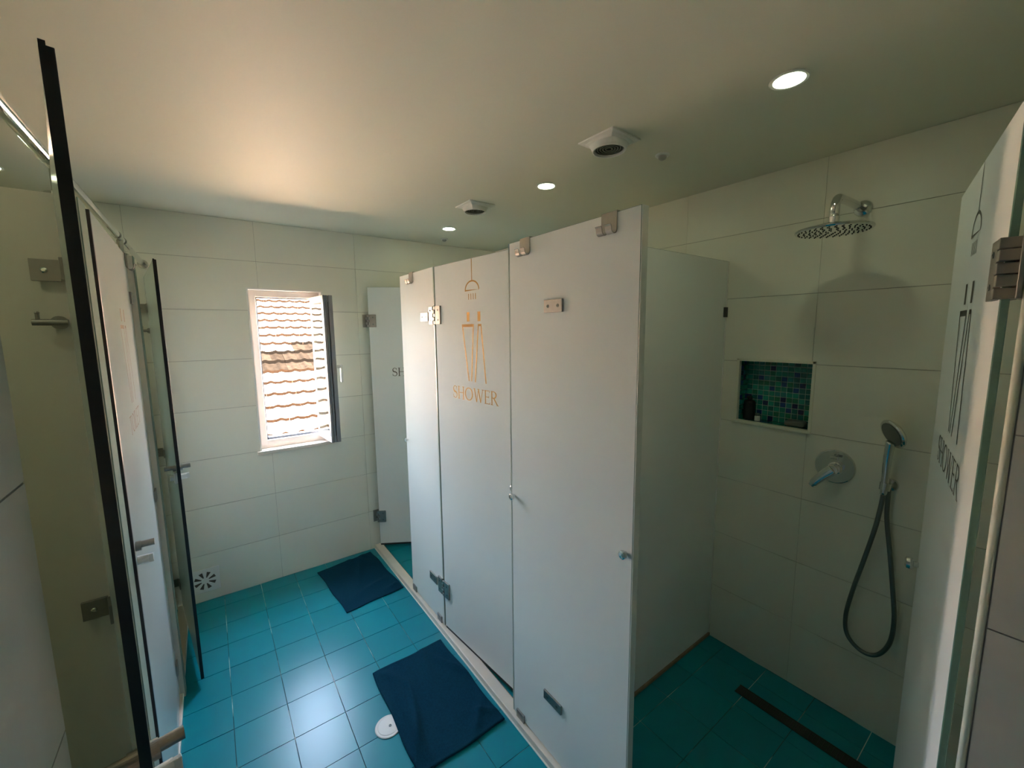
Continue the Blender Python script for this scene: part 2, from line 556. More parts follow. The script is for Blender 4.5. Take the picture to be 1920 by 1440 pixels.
W(FX0 + fb, FX1 - fb, fy0 + .02, fy1 + .01, FZ1 - fb - .008, FZ1 - fb, bm, 0)
obj('rebate', bm, 'alu_grey', win)
bm = B()
W(WIN[0] - .016, WIN[1] + .026, YF - .022, YF + .195, WIN[2] - .010, WIN[2] + .012, bm, .003)
obj('window_sill', bm, 'marble', win)
# sash: hinged on the right jamb, opened inwards
sx, sy = 0.612, 3.130
SW, ST, SZ0, SZ1 = 0.285, 0.050, 0.938, 1.893
sash = bpy.data.objects.new('sash', None)
link(sash, win)
sash.location = Vector((sx, sy, SZ0)) - Vector(win.location)
sash.rotation_euler = (0, 0, R(4.5))
SH_ = SZ1 - SZ0
def sb(y0, y1, z0, z1, bm, x0=-ST / 2, x1=ST / 2):
    return box(bm, x0, x1, -y1, -y0, z0, z1, bevel=.002)
bm = B()
sb(0, .03, 0, SH_, bm)
sb(.028, SW - .010, 0, .042, bm)
sb(.028, SW - .010, SH_ - .042, SH_, bm)
obj('sash_rail', bm, 'alu', sash)
bm = B()      # free stile with stepped grooves
sb(SW - .034, SW - .012, 0, SH_, bm)
sb(SW - .012, SW, .0, SH_, bm, -ST / 2, -ST / 2 + .014)
sb(SW - .012, SW - .004, .0, SH_, bm, -ST / 2 + .017, -ST / 2 + .030)
sb(SW - .012, SW + .004, .0, SH_, bm, ST / 2 - .016, ST / 2 + .008)
obj('sash_stile', bm, 'alu_grey', sash)
obj('pane', bx(-.023, -.013, -(SW - .035), -.031, .043, SH_ - .043), 'pane', sash)
bm = bx(ST / 2 + .008, ST / 2 + .016, -(SW - .012), -(SW - .040), SH_ * .52 - .07, SH_ * .52 + .05, bevel=.003)
cyl(bm, (ST / 2 + .014, -(SW - .026), SH_ * .52), (ST / 2 + .052, -(SW - .026), SH_ * .52), .010)
box(bm, ST / 2 + .040, ST / 2 + .056, -(SW - .016), -(SW - .036), SH_ * .52 - .105, SH_ * .52 + .012, bevel=.005)
obj('handle', bm, 'white_plastic', sash)

# daylight portal in the window opening (guides sampling of the sky)
pl = bpy.data.lights.new('window_portal', 'AREA')
pl.shape = 'RECTANGLE'
pl.size, pl.size_y = WIN[1] - WIN[0], WIN[3] - WIN[2]
pl.cycles.is_portal = True
po = bpy.data.objects.new('window_portal', pl)
po.location = ((WIN[0] + WIN[1]) / 2, YF + .21, (WIN[2] + WIN[3]) / 2)
po.rotation_euler = (R(-90), 0, 0)
link(po)

# ---------------------------------------------------------------- neighbour roof
roof = thing('neighbour_roof', 'sunlit wavy clay tile roof seen through the open window', 'roof', (0, 5.4, -0.23))
SL = math.atan(0.488)
def roof_tile_bm(w=0.2, L=0.40, th=0.052, n=10):  # th takes in the shadow gap below each row as solid edge
    bm = B()
    top, bot = [], []
    for s, lift in ((0, 0.064), (L, 0.0)):
        ra, rb = [], []
        for i in range(n + 1):
            u = i / n
            h = 0.030 * math.exp(-((u - 0.5) / 0.20) ** 2) + 0.004 * math.cos(2 * math.pi * u)
            ra.append(bm.verts.new((u * w, s, h + lift + th)))
            rb.append(bm.verts.new((u * w, s, h + lift)))
        top.append(ra); bot.append(rb)
    for i in range(n):
        bm.faces.new((top[0][i], top[0][i + 1], top[1][i + 1], top[1][i]))
        bm.faces.new((bot[0][i], bot[1][i], bot[1][i + 1], bot[0][i + 1]))
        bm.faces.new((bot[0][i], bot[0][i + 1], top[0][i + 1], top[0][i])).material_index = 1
        bm.faces.new((top[1][i], top[1][i + 1], bot[1][i + 1], bot[1][i]))
    for k in (0, n):
        bm.faces.new((top[0][k], top[1][k], bot[1][k], bot[0][k]))
    return bm
t_new = obj('roof_tile', roof_tile_bm(), ['roof_tile', 'roof_edge_shade'], roof)
t_old = obj('roof_tile', roof_tile_bm(), ['roof_old', 'roof_edge_shade'], roof)
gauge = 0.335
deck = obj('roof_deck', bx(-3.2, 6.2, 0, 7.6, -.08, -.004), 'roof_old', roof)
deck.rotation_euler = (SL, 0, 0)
rest = B()
meshes = (t_new.data, t_old.data)
first = [True, True]
rm_ = Matrix.Rotation(SL, 4, 'X')
for r_ in range(0, 22):
    for c_ in range(-15, 30):
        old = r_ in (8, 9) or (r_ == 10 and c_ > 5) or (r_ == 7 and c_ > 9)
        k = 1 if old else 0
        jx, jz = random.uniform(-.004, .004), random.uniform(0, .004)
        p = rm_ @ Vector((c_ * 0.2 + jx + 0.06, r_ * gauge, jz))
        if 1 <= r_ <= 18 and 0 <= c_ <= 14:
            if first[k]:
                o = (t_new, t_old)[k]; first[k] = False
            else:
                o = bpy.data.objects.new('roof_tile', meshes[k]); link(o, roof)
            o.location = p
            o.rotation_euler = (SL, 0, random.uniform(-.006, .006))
        else:
            b2 = roof_tile_bm(n=6)
            bmesh.ops.transform(b2, matrix=Matrix.Translation(p) @ rm_, verts=b2.verts)
            tm = bpy.data.meshes.new('t'); b2.to_mesh(tm); b2.free()
            rest.from_mesh(tm); bpy.data.meshes.remove(tm)
tag(obj('outer_roof_tiles', rest, ['roof_tile', 'roof_edge_shade'], roof), kind='stuff')

# ---------------------------------------------------------------- lettering
def ribbon(bm, pts, w, y):
    """flat ribbon in the xz plane; pts [(x,z)], w width or list of widths"""
    P = [Vector((a, b)) for a, b in pts]
    ws = list(w) if isinstance(w, (list, tuple)) else [w] * len(P)
    ws += [ws[-1]] * (len(P) - len(ws))
    keep = [0] + [i for i in range(1, len(P)) if (P[i] - P[i - 1]).length > 1e-6]
    P, ws = [P[i] for i in keep], [ws[i] for i in keep]
    prev = None
    for i, p in enumerate(P):
        if i == 0: d = P[1] - P[0]; k = 1
        elif i == len(P) - 1: d = P[-1] - P[-2]; k = 1
        else:
            d1 = (P[i] - P[i - 1]).normalized(); d2 = (P[i + 1] - P[i]).normalized()
            d = d1 + d2
            k = min(2.5, 1 / max(.3, math.cos(d1.angle(d2) / 2)))
        d = d.normalized()
        n = Vector((-d.y, d.x)) * ws[i] / 2 * k
        q = [bm.verts.new((p.x + n.x, y, p.y + n.y)), bm.verts.new((p.x - n.x, y, p.y - n.y))]
        if prev: bm.faces.new((prev[0], prev[1], q[1], q[0]))
        prev = q
    return bm

def arc(cx, cz, rx, rz, a0, a1, n=16):
    return [(cx + rx * math.cos(R(a0 + (a1 - a0) * i / n)), cz + rz * math.sin(R(a0 + (a1 - a0) * i / n))) for i in range(n + 1)]

TK, TN, SF = 0.105, 0.055, 0.045
def serif(bm, x, z, y, h, w=0.24):
    ribbon(bm, [(h * (x - w / 2), h * z), (h * (x + w / 2), h * z)], h * SF, y)
def glyph(bm, ch, x, h, y):
    """draws ch with left edge x (in units of h) and cap height h, returns advance"""
    def rb(pts, w):
        ribbon(bm, [((x + a) * h, b * h) for a, b in pts], [q * h for q in w] if isinstance(w, (list, tuple)) else w * h, y)
    def sf(a, z, w=0.24): serif(bm, x + a, z, y, h, w)
    if ch == 'I':
        rb([(.12, 0), (.12, 1)], TK); sf(.12, .02); sf(.12, .98); return .24
    if ch == 'L':
        rb([(.12, 0), (.12, 1)], TK); sf(.12, .98); rb([(.02, .025), (.56, .025)], .05); rb([(.54, .0), (.56, .17)], .05); return .58
    if ch == 'T':
        rb([(.36, 0), (.36, .97)], TK); sf(.36, .02); rb([(.02, .97), (.70, .97)], .055)
        rb([(.03, .82), (.04, .98)], .045); rb([(.69, .82), (.68, .98)], .045); return .72
    if ch == 'H':
        for a in (.13, .67):
            rb([(a, 0), (a, 1)], TK); sf(a, .02); sf(a, .98)
        rb([(.13, .51), (.67, .51)], TN); return .80
    if ch == 'E':
        rb([(.12, 0), (.12, 1)], TK)
        rb([(.02, .975), (.54, .975)], .05); rb([(.02, .025), (.58, .025)], .05); rb([(.12, .52), (.46, .52)], .05)
        rb([(.53, .85), (.53, 1)], .045); rb([(.56, .0), (.59, .16)], .045); rb([(.46, .44), (.46, .60)], .04); return .60
    if ch == 'R':
        rb([(.12, 0), (.12, 1)], TK); sf(.12, .02); sf(.12, .98, .2)
        rb([(.12, .975), (.30, .975)] + arc(.30, .745, .25, .23, 90, -90, 14) + [(.12, .515)], [.05] * 3 + [.05 + .06 * math.sin(math.pi * i / 13) for i in range(14)] + [.05])
        rb([(.30, .52), (.68, .03)], [.10, .10]); rb([(.60, .02), (.80, .02)], .045); return .76
    if ch == 'O':
        n = 28
        rb(arc(.46, .5, .41, .47, 90, 450, n), [TN + .06 * abs(math.sin(2 * math.pi * i / n)) for i in range(n + 1)]); return .92
    if ch == 'W':
        rb([(.12, 1), (.36, 0)], TK); rb([(.36, 0), (.57, .97)], TN); rb([(.57, .97), (.80, 0)], TK); rb([(.80, 0), (1.05, 1)], TN)
        for a in (.12, .57, 1.05): sf(a, .98, .22)
        return 1.14
    if ch == 'S':
        pts = arc(.27, .74, .20, .235, 25, 250, 16) + arc(.27, .27, .22, .245, 75, -150, 16)
        n = len(pts)
        rb(pts, [.05 + .065 * math.exp(-((i / (n - 1) - .5) / .22) ** 2) for i in range(n)])
        rb([(.45, .74), (.455, .95)], .04); rb([(.06, .06), (.055, .30)], .04); return .54
    return .3
ADV = {'I': .24, 'L': .58, 'T': .72, 'H': .80, 'E': .60, 'R': .76, 'O': .92, 'W': 1.14, 'S': .54}
def word_bm(word, cx, z, h, width, y):
    sp = 0.07
    tot = sum(ADV[c] for c in word) + sp * (len(word) - 1)
    bm = B()
    x = 0
    for c in word:
        x += glyph(bm, c, x, 1.0, 0) + sp
    sx_ = width / tot
    for v in bm.verts:
        v.co = Vector((cx - width / 2 + v.co.x * sx_, y, z + v.co.z * h))
    return bm
def people_bm(cx, y):
    bm = B()
    w = .0072
    for a, b in ((-.045, -.0215), (.037, .059)):
        ribbon(bm, [((a + b) / 2 + cx, 1.700), ((a + b) / 2 + cx, 1.742)], .021, y)
    ribbon(bm, [(cx - .037, 1.428), (cx - .080, 1.684), (cx + .005, 1.684), (cx - .017, 1.428)], w, y)
    ribbon(bm, [(cx - .083, 1.682), (cx + .008, 1.682)], .012, y)
    ribbon(bm, [(cx + .011, 1.426), (cx + .042, 1.684), (cx + .061, 1.684), (cx + .090, 1.426)], w, y)
    ribbon(bm, [(cx + .039, 1.683), (cx + .064, 1.683)], .009, y)
    return bm
def showerhead_bm(cx, y, top):
    bm = B()
    ribbon(bm, [(cx, top - .002), (cx, 1.879)], .0052, y)
    ribbon(bm, [(cx - .052, 1.838)] + arc(cx, 1.838, .051, .040, 180, 0, 18) + [(cx + .052, 1.838), (cx - .054, 1.838)], .0068, y)
    for k in range(4):
        ribbon(bm, [(cx - .0255 + k * .017, 1.823), (cx - .0255 + k * .017, 1.797)], .0048, y)
    return bm

# ---------------------------------------------------------------- glass pieces
TH = 0.010
def glass_bm(x0, x1, z0, z1, th=TH):
    bm = bx(x0, x1, -th / 2, th / 2, z0, z1, bevel=.0012, seg=1)
    bmesh.ops.recalc_face_normals(bm, faces=bm.faces)
    for f in bm.faces:
        f.material_index = 0 if abs(f.normal.y) > .9 else 1
    return bm
def knob(parent, x, z, two=True, mname='chrome', k=1.0):
    bm = B()
    PR = [(a * k, b * k) for a, b in [(0, 0), (.0065, 0), (.0065, .008), (.0125, .010), (.0135, .014), (.0125, .020), (.009, .022), (0, .0225)]]
    lathe(bm, (x, -TH / 2 - .0002, z), (0, -1, 0), PR, 24)
    if two:
        lathe(bm, (x, TH / 2 + .0002, z), (0, 1, 0), PR, 24)
    return obj('knob', bm, mname, parent, smooth=False)
def screw(parent, x, y, z, r=.006):
    bm = B()
    lathe(bm, (x, y, z), (0, -1, 0), [(0, 0), (r, 0), (r, .0012), (r * .45, .0016), (r * .4, .0006), (0, .0006)], 16)
    return obj('screw', bm, 'dark_chrome', parent)
def bracket_plate(parent, x, z, w=.09, h=.043):
    o = obj('bracket_plate', bx(x - w / 2, x + w / 2, -TH / 2 - .007, -TH / 2, z - h / 2, z + h / 2, bevel=.0015), 'steel', parent)
    for s in (-1, 1): screw(o, x + s * w * .27, -TH / 2 - .0068, z)
    return o
def leaf(parent, name, x, z, side, h=.09, w=.058):
    bm = B()
    for yy in (-1, 1):
        y0, y1 = sorted((yy * TH / 2, yy * (TH / 2 + .008)))
        a, b = sorted((x + side * .0135, x + side * w))
        box(bm, a, b, y0, y1, z - h / 2, z + h / 2, bevel=.0012)
    o = obj(name, bm, 'steel', parent)
    for s in (-1, 1): screw(o, x + side * .038, -TH / 2 - .0078, z + s * h * .27, .005)
    return o
def hinge(parent, x, z, side, wall=None, h=.09):
    """castellated glass hinge at pivot x; side=+1: door lies on +x side; wall=(angle of door, distance of wall along world y)"""
    o = leaf(parent, 'hinge', x, z, side, h)
    bm = B()
    n = 5
    for k in range(n):
        z0 = z - h / 2 + k * h / n
        s = side if k % 2 == 0 else -side
        off = s * .0045
        box(bm, x + off - .0085, x + off + .0085, -TH / 2 - .009, TH / 2 + .009, z0 + .001, z0 + h / n - .001, bevel=.001)
    obj('hinge_knuckle', bm, 'steel', o)
    if wall:
        ang, d = wall
        sg = 1 if d > 0 else -1
        y0, y1 = sorted((d - sg * .0005, d - sg * .0065))
        bm = bx(-.030, .034, y0, y1, z - h / 2, z + h / 2, bevel=.001)
        y0, y1 = sorted((sg * .004, d - sg * .006))
        for k in (1, 3):
            box(bm, -.009, .009, y0, y1, z - h / 2 + k * h / n + .001, z - h / 2 + (k + 1) * h / n - .001)
        w = obj('wall_plate', bm, 'steel', o)
        w.rotation_euler = (0, 0, -ang)
        w.location = (x, 0, 0)
    return o
def clamp(parent, x, z, w=.05, h=.038):
    bm = bx(x - w / 2, x + w / 2, -TH / 2 - .007, -TH / 2, z - h / 2, z + h / 2, bevel=.001)
    box(bm, x - w / 2, x + w / 2, TH / 2, TH / 2 + .007, z - h / 2, z + h / 2, bevel=.001)
    return obj('clamp', bm, 'steel', parent)

GZ0, GZ1 = 0.034, 1.978
# fixed shower fronts. local x runs from far (left) to near (right)
p1 = thing('shower_screen', 'wide frosted glass front panel beside the open dark shower', 'glass panel', (GR, 1.296, 0), R(-90), 'fixed frosted shower fronts')
obj('glass', glass_bm(0, 0.588, GZ0, GZ1), ['glass_white', 'glass_edge'], p1)
bracket_plate(p1, 0.250, 1.7365)
bracket_plate(p1, 0.250, 0.272, .096, .037)
knob(p1, 0.566, 1.006)
knob(p1, 0.019, 1.004)
clamp(p1, 0.050, 0.046)
obj('edge_seal', bx(-.006, -.0003, -.006, .006, GZ0, GZ1), 'seal_clear', p1)
obj('edge_seal', bx(0.5883, 0.5925, -.0052, .019, GZ0, GZ1 - .001, bevel=.001), 'seal_clear', p1)
p2 = thing('shower_screen', 'narrow frosted glass front panel next to the far open shower', 'glass panel', (GR, 2.388, 0), R(-90), 'fixed frosted shower fronts')
obj('glass', glass_bm(0, 0.4335, GZ0, GZ1), ['glass_white', 'glass_edge'], p2)
for z0, z1 in ((GZ0, .21), (.31, 1.69), (1.787, GZ1 - .001)):
    obj('edge_seal', bx(0.4337, 0.4435, -.0055, .0055, z0, z1), 'seal_clear', p2)
bracket_plate(p2, 0.331, 1.733, .09, .046)
bracket_plate(p2, 0.325, 0.262, .09, .046)
knob(p2, 0.020, 1.006)
clamp(p2, 0.040, 0.046)
clamp(p2, 0.390, 0.050)
for z in (1.738, 0.262): leaf(p2, 'hinge_leaf', 0.448, z, -1)

# shower doors
def shower_door(loc, rz, W_, hinge_left, label, wall=None, ink='gold', tone='gold'):
    t = thing('shower_door', label, 'door', loc, rz, 'frosted shower doors')
    s = 1 if hinge_left else -1
    x0, x1 = (0.006, W_) if hinge_left else (-W_, -0.006)
    z0 = 0.042
    obj('glass', glass_bm(x0, x1, z0, GZ1 - .002), ['glass_white', 'glass_edge'], t)
    for z in (1.738, 0.262): hinge(t, 0, z, s, (rz, wall) if wall else None)
    cx = (x0 + x1) / 2
    yp = -TH / 2 - .0005
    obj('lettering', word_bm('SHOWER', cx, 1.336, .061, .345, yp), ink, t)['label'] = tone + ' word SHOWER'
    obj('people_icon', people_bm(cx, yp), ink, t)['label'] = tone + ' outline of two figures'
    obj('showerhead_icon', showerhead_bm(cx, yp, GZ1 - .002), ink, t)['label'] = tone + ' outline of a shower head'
    knob(t, (W_ - .028) * s, 1.006, k=1.25)
    obj('bottom_seal', bx(x0 + .003, x1 - .003, -.004, .004, z0 - .012, z0), 'dark', t)
    return t
shower_door((GR, 1.940, 0), R(-90 + 5.3), 0.632, True, 'frosted glass shower door with gold print, pushed slightly ajar between two panels')
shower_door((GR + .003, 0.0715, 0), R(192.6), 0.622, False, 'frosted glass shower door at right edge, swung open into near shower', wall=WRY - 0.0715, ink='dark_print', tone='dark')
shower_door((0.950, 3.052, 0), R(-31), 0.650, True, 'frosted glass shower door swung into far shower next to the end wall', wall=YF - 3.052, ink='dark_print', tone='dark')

# dividers between the showers
for yc, lab in ((1.056, 'green-tinted frosted divider screen at the side of the open near shower'), (2.058, 'frosted divider screen behind the narrow front panel')):
    t = thing('shower_divider', lab, 'glass panel', (GR + TH / 2 + .001, yc, 0), 0, 'divider screens between showers')
    L = XR - (GR + TH / 2 + .001)
    obj('glass', glass_bm(0, L - .001, 0.018, 1.980), ['glass_white', 'glass_edge'], t)
    obj('base_strip', bx(0, L - .001, -.012, .012, 0.0005, 0.017, bevel=.002), 'rubber', t)
    obj('side_bead', bx(L - .006, L - .001, -.0085, -.005, 0.018, 1.979), 'white_paint', t)
    for z in (1.736,):
        obj('wall_clip', bx(L - .026, L - .0005, -.014, .014, z - .024, z + .024, bevel=.001), 'dark', t)

# over-the-glass hooks
def hook(y, rz, x, top, label, loc_x, W_=.056):
    t = thing('over_door_hook', label, 'hook', (loc_x, y, top), rz, 'steel hooks hung over the glass')
    bm = B()
    o_ = TH / 2 + .0022
    strip(bm, [(o_, -.050), (o_, 0.0015), (o_ - .001, .003), (-o_ + .001, .003), (-o_, .0015), (-o_, -.045)], -W_ / 2, W_ / 2, .0018)
    obj('strap', bm, 'steel', t)
    for s in (-1, 1):
        bm = B()
        prof = [(-o_, -.045)] + [(-o_ - .011 + .011 * math.cos(R(a)), -.047 + .012 * math.sin(R(a))) for a in range(0, -190, -18)] + [(-o_ - .023, -.040), (-o_ - .027, -.036)]
        c = s * W_ * .30
        strip(bm, prof, c - W_ * .20, c + W_ * .20, .0018)
        obj('prong', bm, 'steel', t)
    return t
hook(0.815, R(-90), 0, GZ1 + .0005, 'steel double hook over the wide panel, nearest the open shower', GR)
hook(1.199, R(-90), 0, GZ1 + .0005, 'steel double hook over the wide panel, nearest the printed door', GR)
hook(2.222, R(-90), 0, GZ1 + .0005, 'steel double hook over the narrow far panel', GR)

# ---------------------------------------------------------------- toilet doors
def toilet_door(hx, hy, fx, fy, label, lettering=True):
    d = Vector((hx - fx, hy - fy))
    W_ = d.length
    t = thing('toilet_door', label, 'door', (hx, hy, 0), math.atan2(d.y, d.x), 'glass toilet doors')
    obj('glass', glass_bm(-W_ + .010, -.006, 0.036, 1.968), ['glass_toilet', 'glass_edge_dark'], t)
    sl = obj('edge_seal', bx(-W_, -W_ + .0105, -.0062, .0062, 0.034, 1.966, bevel=.0008), 'seal', t)
    obj('seal_lip', bx(-W_ - .003, -W_ - .0002, .0005, .0062, 0.036, 1.969), 'seal', sl)
    for z in (1.80, 0.985, 0.18):
        o = obj('hinge', (lambda b: (box(b, -.056, -.004, -TH / 2 - .006, -TH / 2, z - .024, z + .024, bevel=.001),
                                     box(b, -.056, -.004, TH / 2, TH / 2 + .006, z - .024, z + .024, bevel=.001), b)[-1])(B()), 'steel', t)
        ang = math.atan2(d.y, d.x)
        w = obj('wall_plate', bx(.0, .048, -.0035, .0035, z - .024, z + .024, bevel=.001), 'steel', o)
        w.location = (0.001, TH / 2 + .004, 0)
        w.rotation_euler = (0, 0, R(180) - ang)
        bm = B()
        lathe(bm, (.026, .0035, z), (0, 1, 0), [(0, 0), (.0065, 0), (.006, .0025), (.0035, .0045), (0, .005)], 16)
        s_ = obj('screw', bm, 'chrome', o)
        s_.location = w.location; s_.rotation_euler = w.rotation_euler
    kx, kz = -W_ + .045, 1.062
    bm = B()
    cyl(bm, (kx, -.046, kz), (kx, .046, kz), .0095)
    for s in (-1, 1):
        cyl(bm, (kx, s * TH / 2, kz - .003), (kx, s * (TH / 2 + .012), kz - .003), .014)
    obj('door_knob', bm, 'steel', t, smooth=False)
    bm = B()
    cyl(bm, (kx, -.030, kz - .046), (kx, .030, kz - .046), .0125)
    box(bm, kx - .004, kx + .004, -.040, -.029, kz - .058, kz - .034, bevel=.001)
    box(bm, kx - .018, kx + .018, TH / 2, TH / 2 + .010, kz - .070, kz - .022, bevel=.001)
    obj('lock', bm, 'white_plastic', t)
    cx = -W_ / 2 + .02
    yp = -TH / 2 - .0005
    obj('lettering', word_bm('TOILET', cx, 1.336, .061, .30, yp), 'bronze_print', t)['label'] = 'bronze word TOILET'
    obj('people_icon', people_bm(cx, yp), 'bronze_print', t)['label'] = 'bronze outline of two figures'
    return t
toilet_door(-0.243, 1.378, -0.113, 0.690, 'nearest glass toilet door with black edge, standing open at left')
toilet_door(-0.236, 2.276, -0.2145, 1.487, 'middle white glass toilet door with bronze TOILET print, almost closed')
toilet_door(-0.245, 3.066, -0.1475, 2.310, 'farthest glass toilet door by the end wall, opened a little with dark edge')
h2 = hook(2.235, R(90), 0, 1.968 + .0005, 'steel hook hung over the middle toilet door', -0.2345, .05)

# support rail above the toilet doors
t = thing('support_rail', 'round chrome rail running above the toilet doors to the end wall', 'rail', (-0.247, 0, 2.040))
bm = B()
cyl(bm, (0, WLY + .004, 0), (0, YF - .006, 0), .0125, n=20)
obj('tube', bm, 'chrome', t, smooth=False)
for y0 in (YF - .010, WLY + .002):
    bm = B()
    lathe(bm, (0, y0, 0), (0, 1, 0), [(0, 0), (.023, 0), (.023, .007), (0, .007)], 24)
    obj('flange', bm, 'chrome', t)
for yc in (1.427, 2.3115):
    bm = B()
    cyl(bm, (0, yc - .075, 0), (0, yc - .062, 0), .0155, n=20)
    obj('rail_collar', bm, 'chrome', t)
    bm = B()
    cyl(bm, (0, yc + .062, 0), (0, yc + .075, 0), .0155, n=20)
    obj('rail_collar', bm, 'chrome', t)
    bm = B()
    cyl(bm, (0, yc, -.067), (0, yc, 0), .011, n=16)
    cyl(bm, (0, yc, -.0675), (0, yc, -.060), .024, n=20)
    obj('rail_support', bm, 'chrome', t)

# coat pegs in the toilets
for yw, zc, xo, lab in ((1.392, 1.685, 0.0, 'steel coat bar on the divider wall behind the nearest toilet door'), (YF, 1.678, .018, 'steel coat bar on the end wall behind the farthest toilet door')):
    t = thing('coat_bar', lab, 'hook', (-0.278 + xo, yw - .001, zc), 0, 'coat bars in the toilets')
    bm = B()
    cyl(bm, (-.027, -.028, 0), (.029, -.028, 0), .0072, n=18)
    obj('bar', bm, 'steel', t)
    bm = B()
    cyl(bm, (-.018, -.028, .006), (-.018, -.028, .019), .0036, n=14)
    lathe(bm, (-.018, -.028, .019), (0, 0, 1), [(.0036, 0), (.0045, .002), (.003, .005), (0, .006)], 14)
    obj('peg', bm, 'steel', t)
    bm = B()
    cyl(bm, (.010, -.028, 0), (.010, -.006, 0), .006, n=14)
    cyl(bm, (.010, -.006, 0), (.010, 0, 0), .015, n=20)
    obj('mount', bm, 'steel', t)

# ---------------------------------------------------------------- ceiling fittings
def downlight(x, y, label):
    t = thing('ceiling_downlight', label, 'lamp', (x, y, CEIL), 0, 'round ceiling downlights')
    bm = B()
    lathe(bm, (0, 0, 0), (0, 0, -1), [(.048, 0), (.049, .003), (.046, .005), (.039, .004), (.0385, .001), (.0385, 0)], 40)
    obj('trim_ring', bm, 'white_plastic', t, smooth=False)
    bm = B()
    lathe(bm, (0, 0, 0), (0, 0, -1), [(0, .0025), (.030, .0025), (.0383, .0015), (.0383, .0002), (0, .0002)], 40)
    obj('lens', bm, 'lamp', t)
    return t
downlight(1.364, 0.549, 'lit round downlight over the near open shower')
downlight(1.366, 1.577, 'lit round downlight over the middle shower')
downlight(1.371, 2.575, 'lit round downlight over the far shower')
downlight(-0.66, 2.68, 'lit round downlight over the farthest toilet')
downlight(-0.66, 1.86, 'lit round downlight over the middle toilet')
downlight(-0.66, 0.95, 'lit round downlight over the nearest toilet')

def ceiling_vent(x, y, rz, label):
    t = thing('ceiling_vent', label, 'vent', (x, y, CEIL), rz, 'square ceiling vents')
    bm = B()
    n, a, r = 64, .079, .060
    def sq(k, s):
        th_ = 2 * math.pi * k / n
        c, q = math.cos(th_), math.sin(th_)
        m = max(abs(c), abs(q))
        return (s * c / m, s * q / m)
    rings = []
    for f in (0, .001, .35, .65, .9, 1.0):
        pass
    prof = [(0, 0), (0, -.005), (.45, -.0085), (.75, -.015), (.93, -.028), (1.0, -.036)]
    for f, z in prof:
        ring = []
        for k in range(n):
            sxy = sq(k, a)
            cxy = (r * math.cos(2 * math.pi * k / n), r * math.sin(2 * math.pi * k / n))
            ring.append(bm.verts.new((sxy[0] * (1 - f) + cxy[0] * f, sxy[1] * (1 - f) + cxy[1] * f, z)))
        rings.append(ring)
    inner = [bm.verts.new((.056 * math.cos(2 * math.pi * k / n), .056 * math.sin(2 * math.pi * k / n), -.036)) for k in range(n)]
    inner2 = [bm.verts.new((.055 * math.cos(2 * math.pi * k / n), .055 * math.sin(2 * math.pi * k / n), -.022)) for k in range(n)]
    rings += [inner, inner2]
    for A, Bq in zip(rings, rings[1:]):
        for k in range(n):
            j = (k + 1) % n
            bm.faces.new((A[k], A[j], Bq[j], Bq[k]))
    bm.faces.new(rings[0])
    obj('cover', bm, 'white_plastic', t)
    bm = B()
    lathe(bm, (0, 0, -.023), (0, 0, 1), [(0, 0), (.0545, 0), (.0545, .003), (0, .003)], 40)
    g_ = obj('grille', bm, 'dark', t)
    for rad in (.012, .022, .032, .042, .050):
        bm = B()
        lathe(bm, (0, 0, -.029), (0, 0, 1), [(rad - .0016, 0), (rad + .0016, 0), (rad + .0016, .006), (rad - .0016, .006), (rad - .0016, 0)], 40)
        obj('ring', bm, 'dark_chrome', g_)
    return t
ceiling_vent(1.2465, 1.090, R(2), 'white square ceiling vent with round dark grille, nearer of two')
ceiling_vent(1.250, 2.038, R(0), 'white square ceiling vent with round dark grille, farther of two')

for x, y, lab in ((1.515, 1.050, 'small grey sensor dome on the ceiling by the near vent'), (1.489, 2.874, 'tiny ceiling sensor dome next to the end wall')):
    t = thing('ceiling_sensor', lab, 'sensor', (x, y, CEIL), 0, 'ceiling sensors')
    bm = B()
    lathe(bm, (0, 0, 0), (0, 0, -1), [(0, 0), (.027, 0), (.027, .004), (.024, .007), (.0, .007)], 32)
    obj('base', bm, 'white_plastic', t)
    bm = B()
    lathe(bm, (0, 0, -.007), (0, 0, -1), [(.016, 0), (.0155, .006), (.011, .011), (.005, .0135), (0, .014)], 28)
    obj('lens', bm, 'sensor', t)

# ---------------------------------------------------------------- fittings of the near shower
t = thing('rain_shower', 'chrome round rain shower head on a bent wall arm', 'shower head', (XR - .0005, 0.545, 2.108))
bm = B()
lathe(bm, (0, 0, 0), (-1, 0, 0), [(0, 0), (.029, 0), (.030, .004), (.027, .012), (.017, .018), (0, .018)], 32)
obj('flange', bm, 'chrome', t, smooth=False)
hx_ = -0.300
path = [(-.010, 0, 0), (-.10, 0, -.001), (-.19, 0, -.003), (-.245, 0, -.006)] + [(-.262 - .038 * math.sin(R(a)), 0, -.044 + .038 * math.cos(R(a))) for a in range(10, 91, 10)] + [(hx_, 0, -.055), (hx_, 0, -.075)]
bm = B()
tube(bm, path, .0142, 18)
obj('arm', bm, 'chrome', t, smooth=True)
bm = B()
cyl(bm, (hx_, 0, -.074), (hx_, 0, -.092), .0150)
lathe(bm, (hx_, 0, -.092), (0, 0, -1), [(0, 0), (.017, 0), (.018, .006), (.012, .012), (0, .012)], 24)
obj('swivel', bm, 'chrome', t)
bm = B()
HR = .112
lathe(bm, (hx_, 0, -.103), (0, 0, -1), [(0, 0), (.03, .0), (.05, .003), (HR - .010, .008), (HR - .001, .012), (HR, .016), (HR - .003, .020), (HR - .006, .0205), (0, .0205)], 56)
hd = obj('head', bm, 'chrome', t)
bm = B()
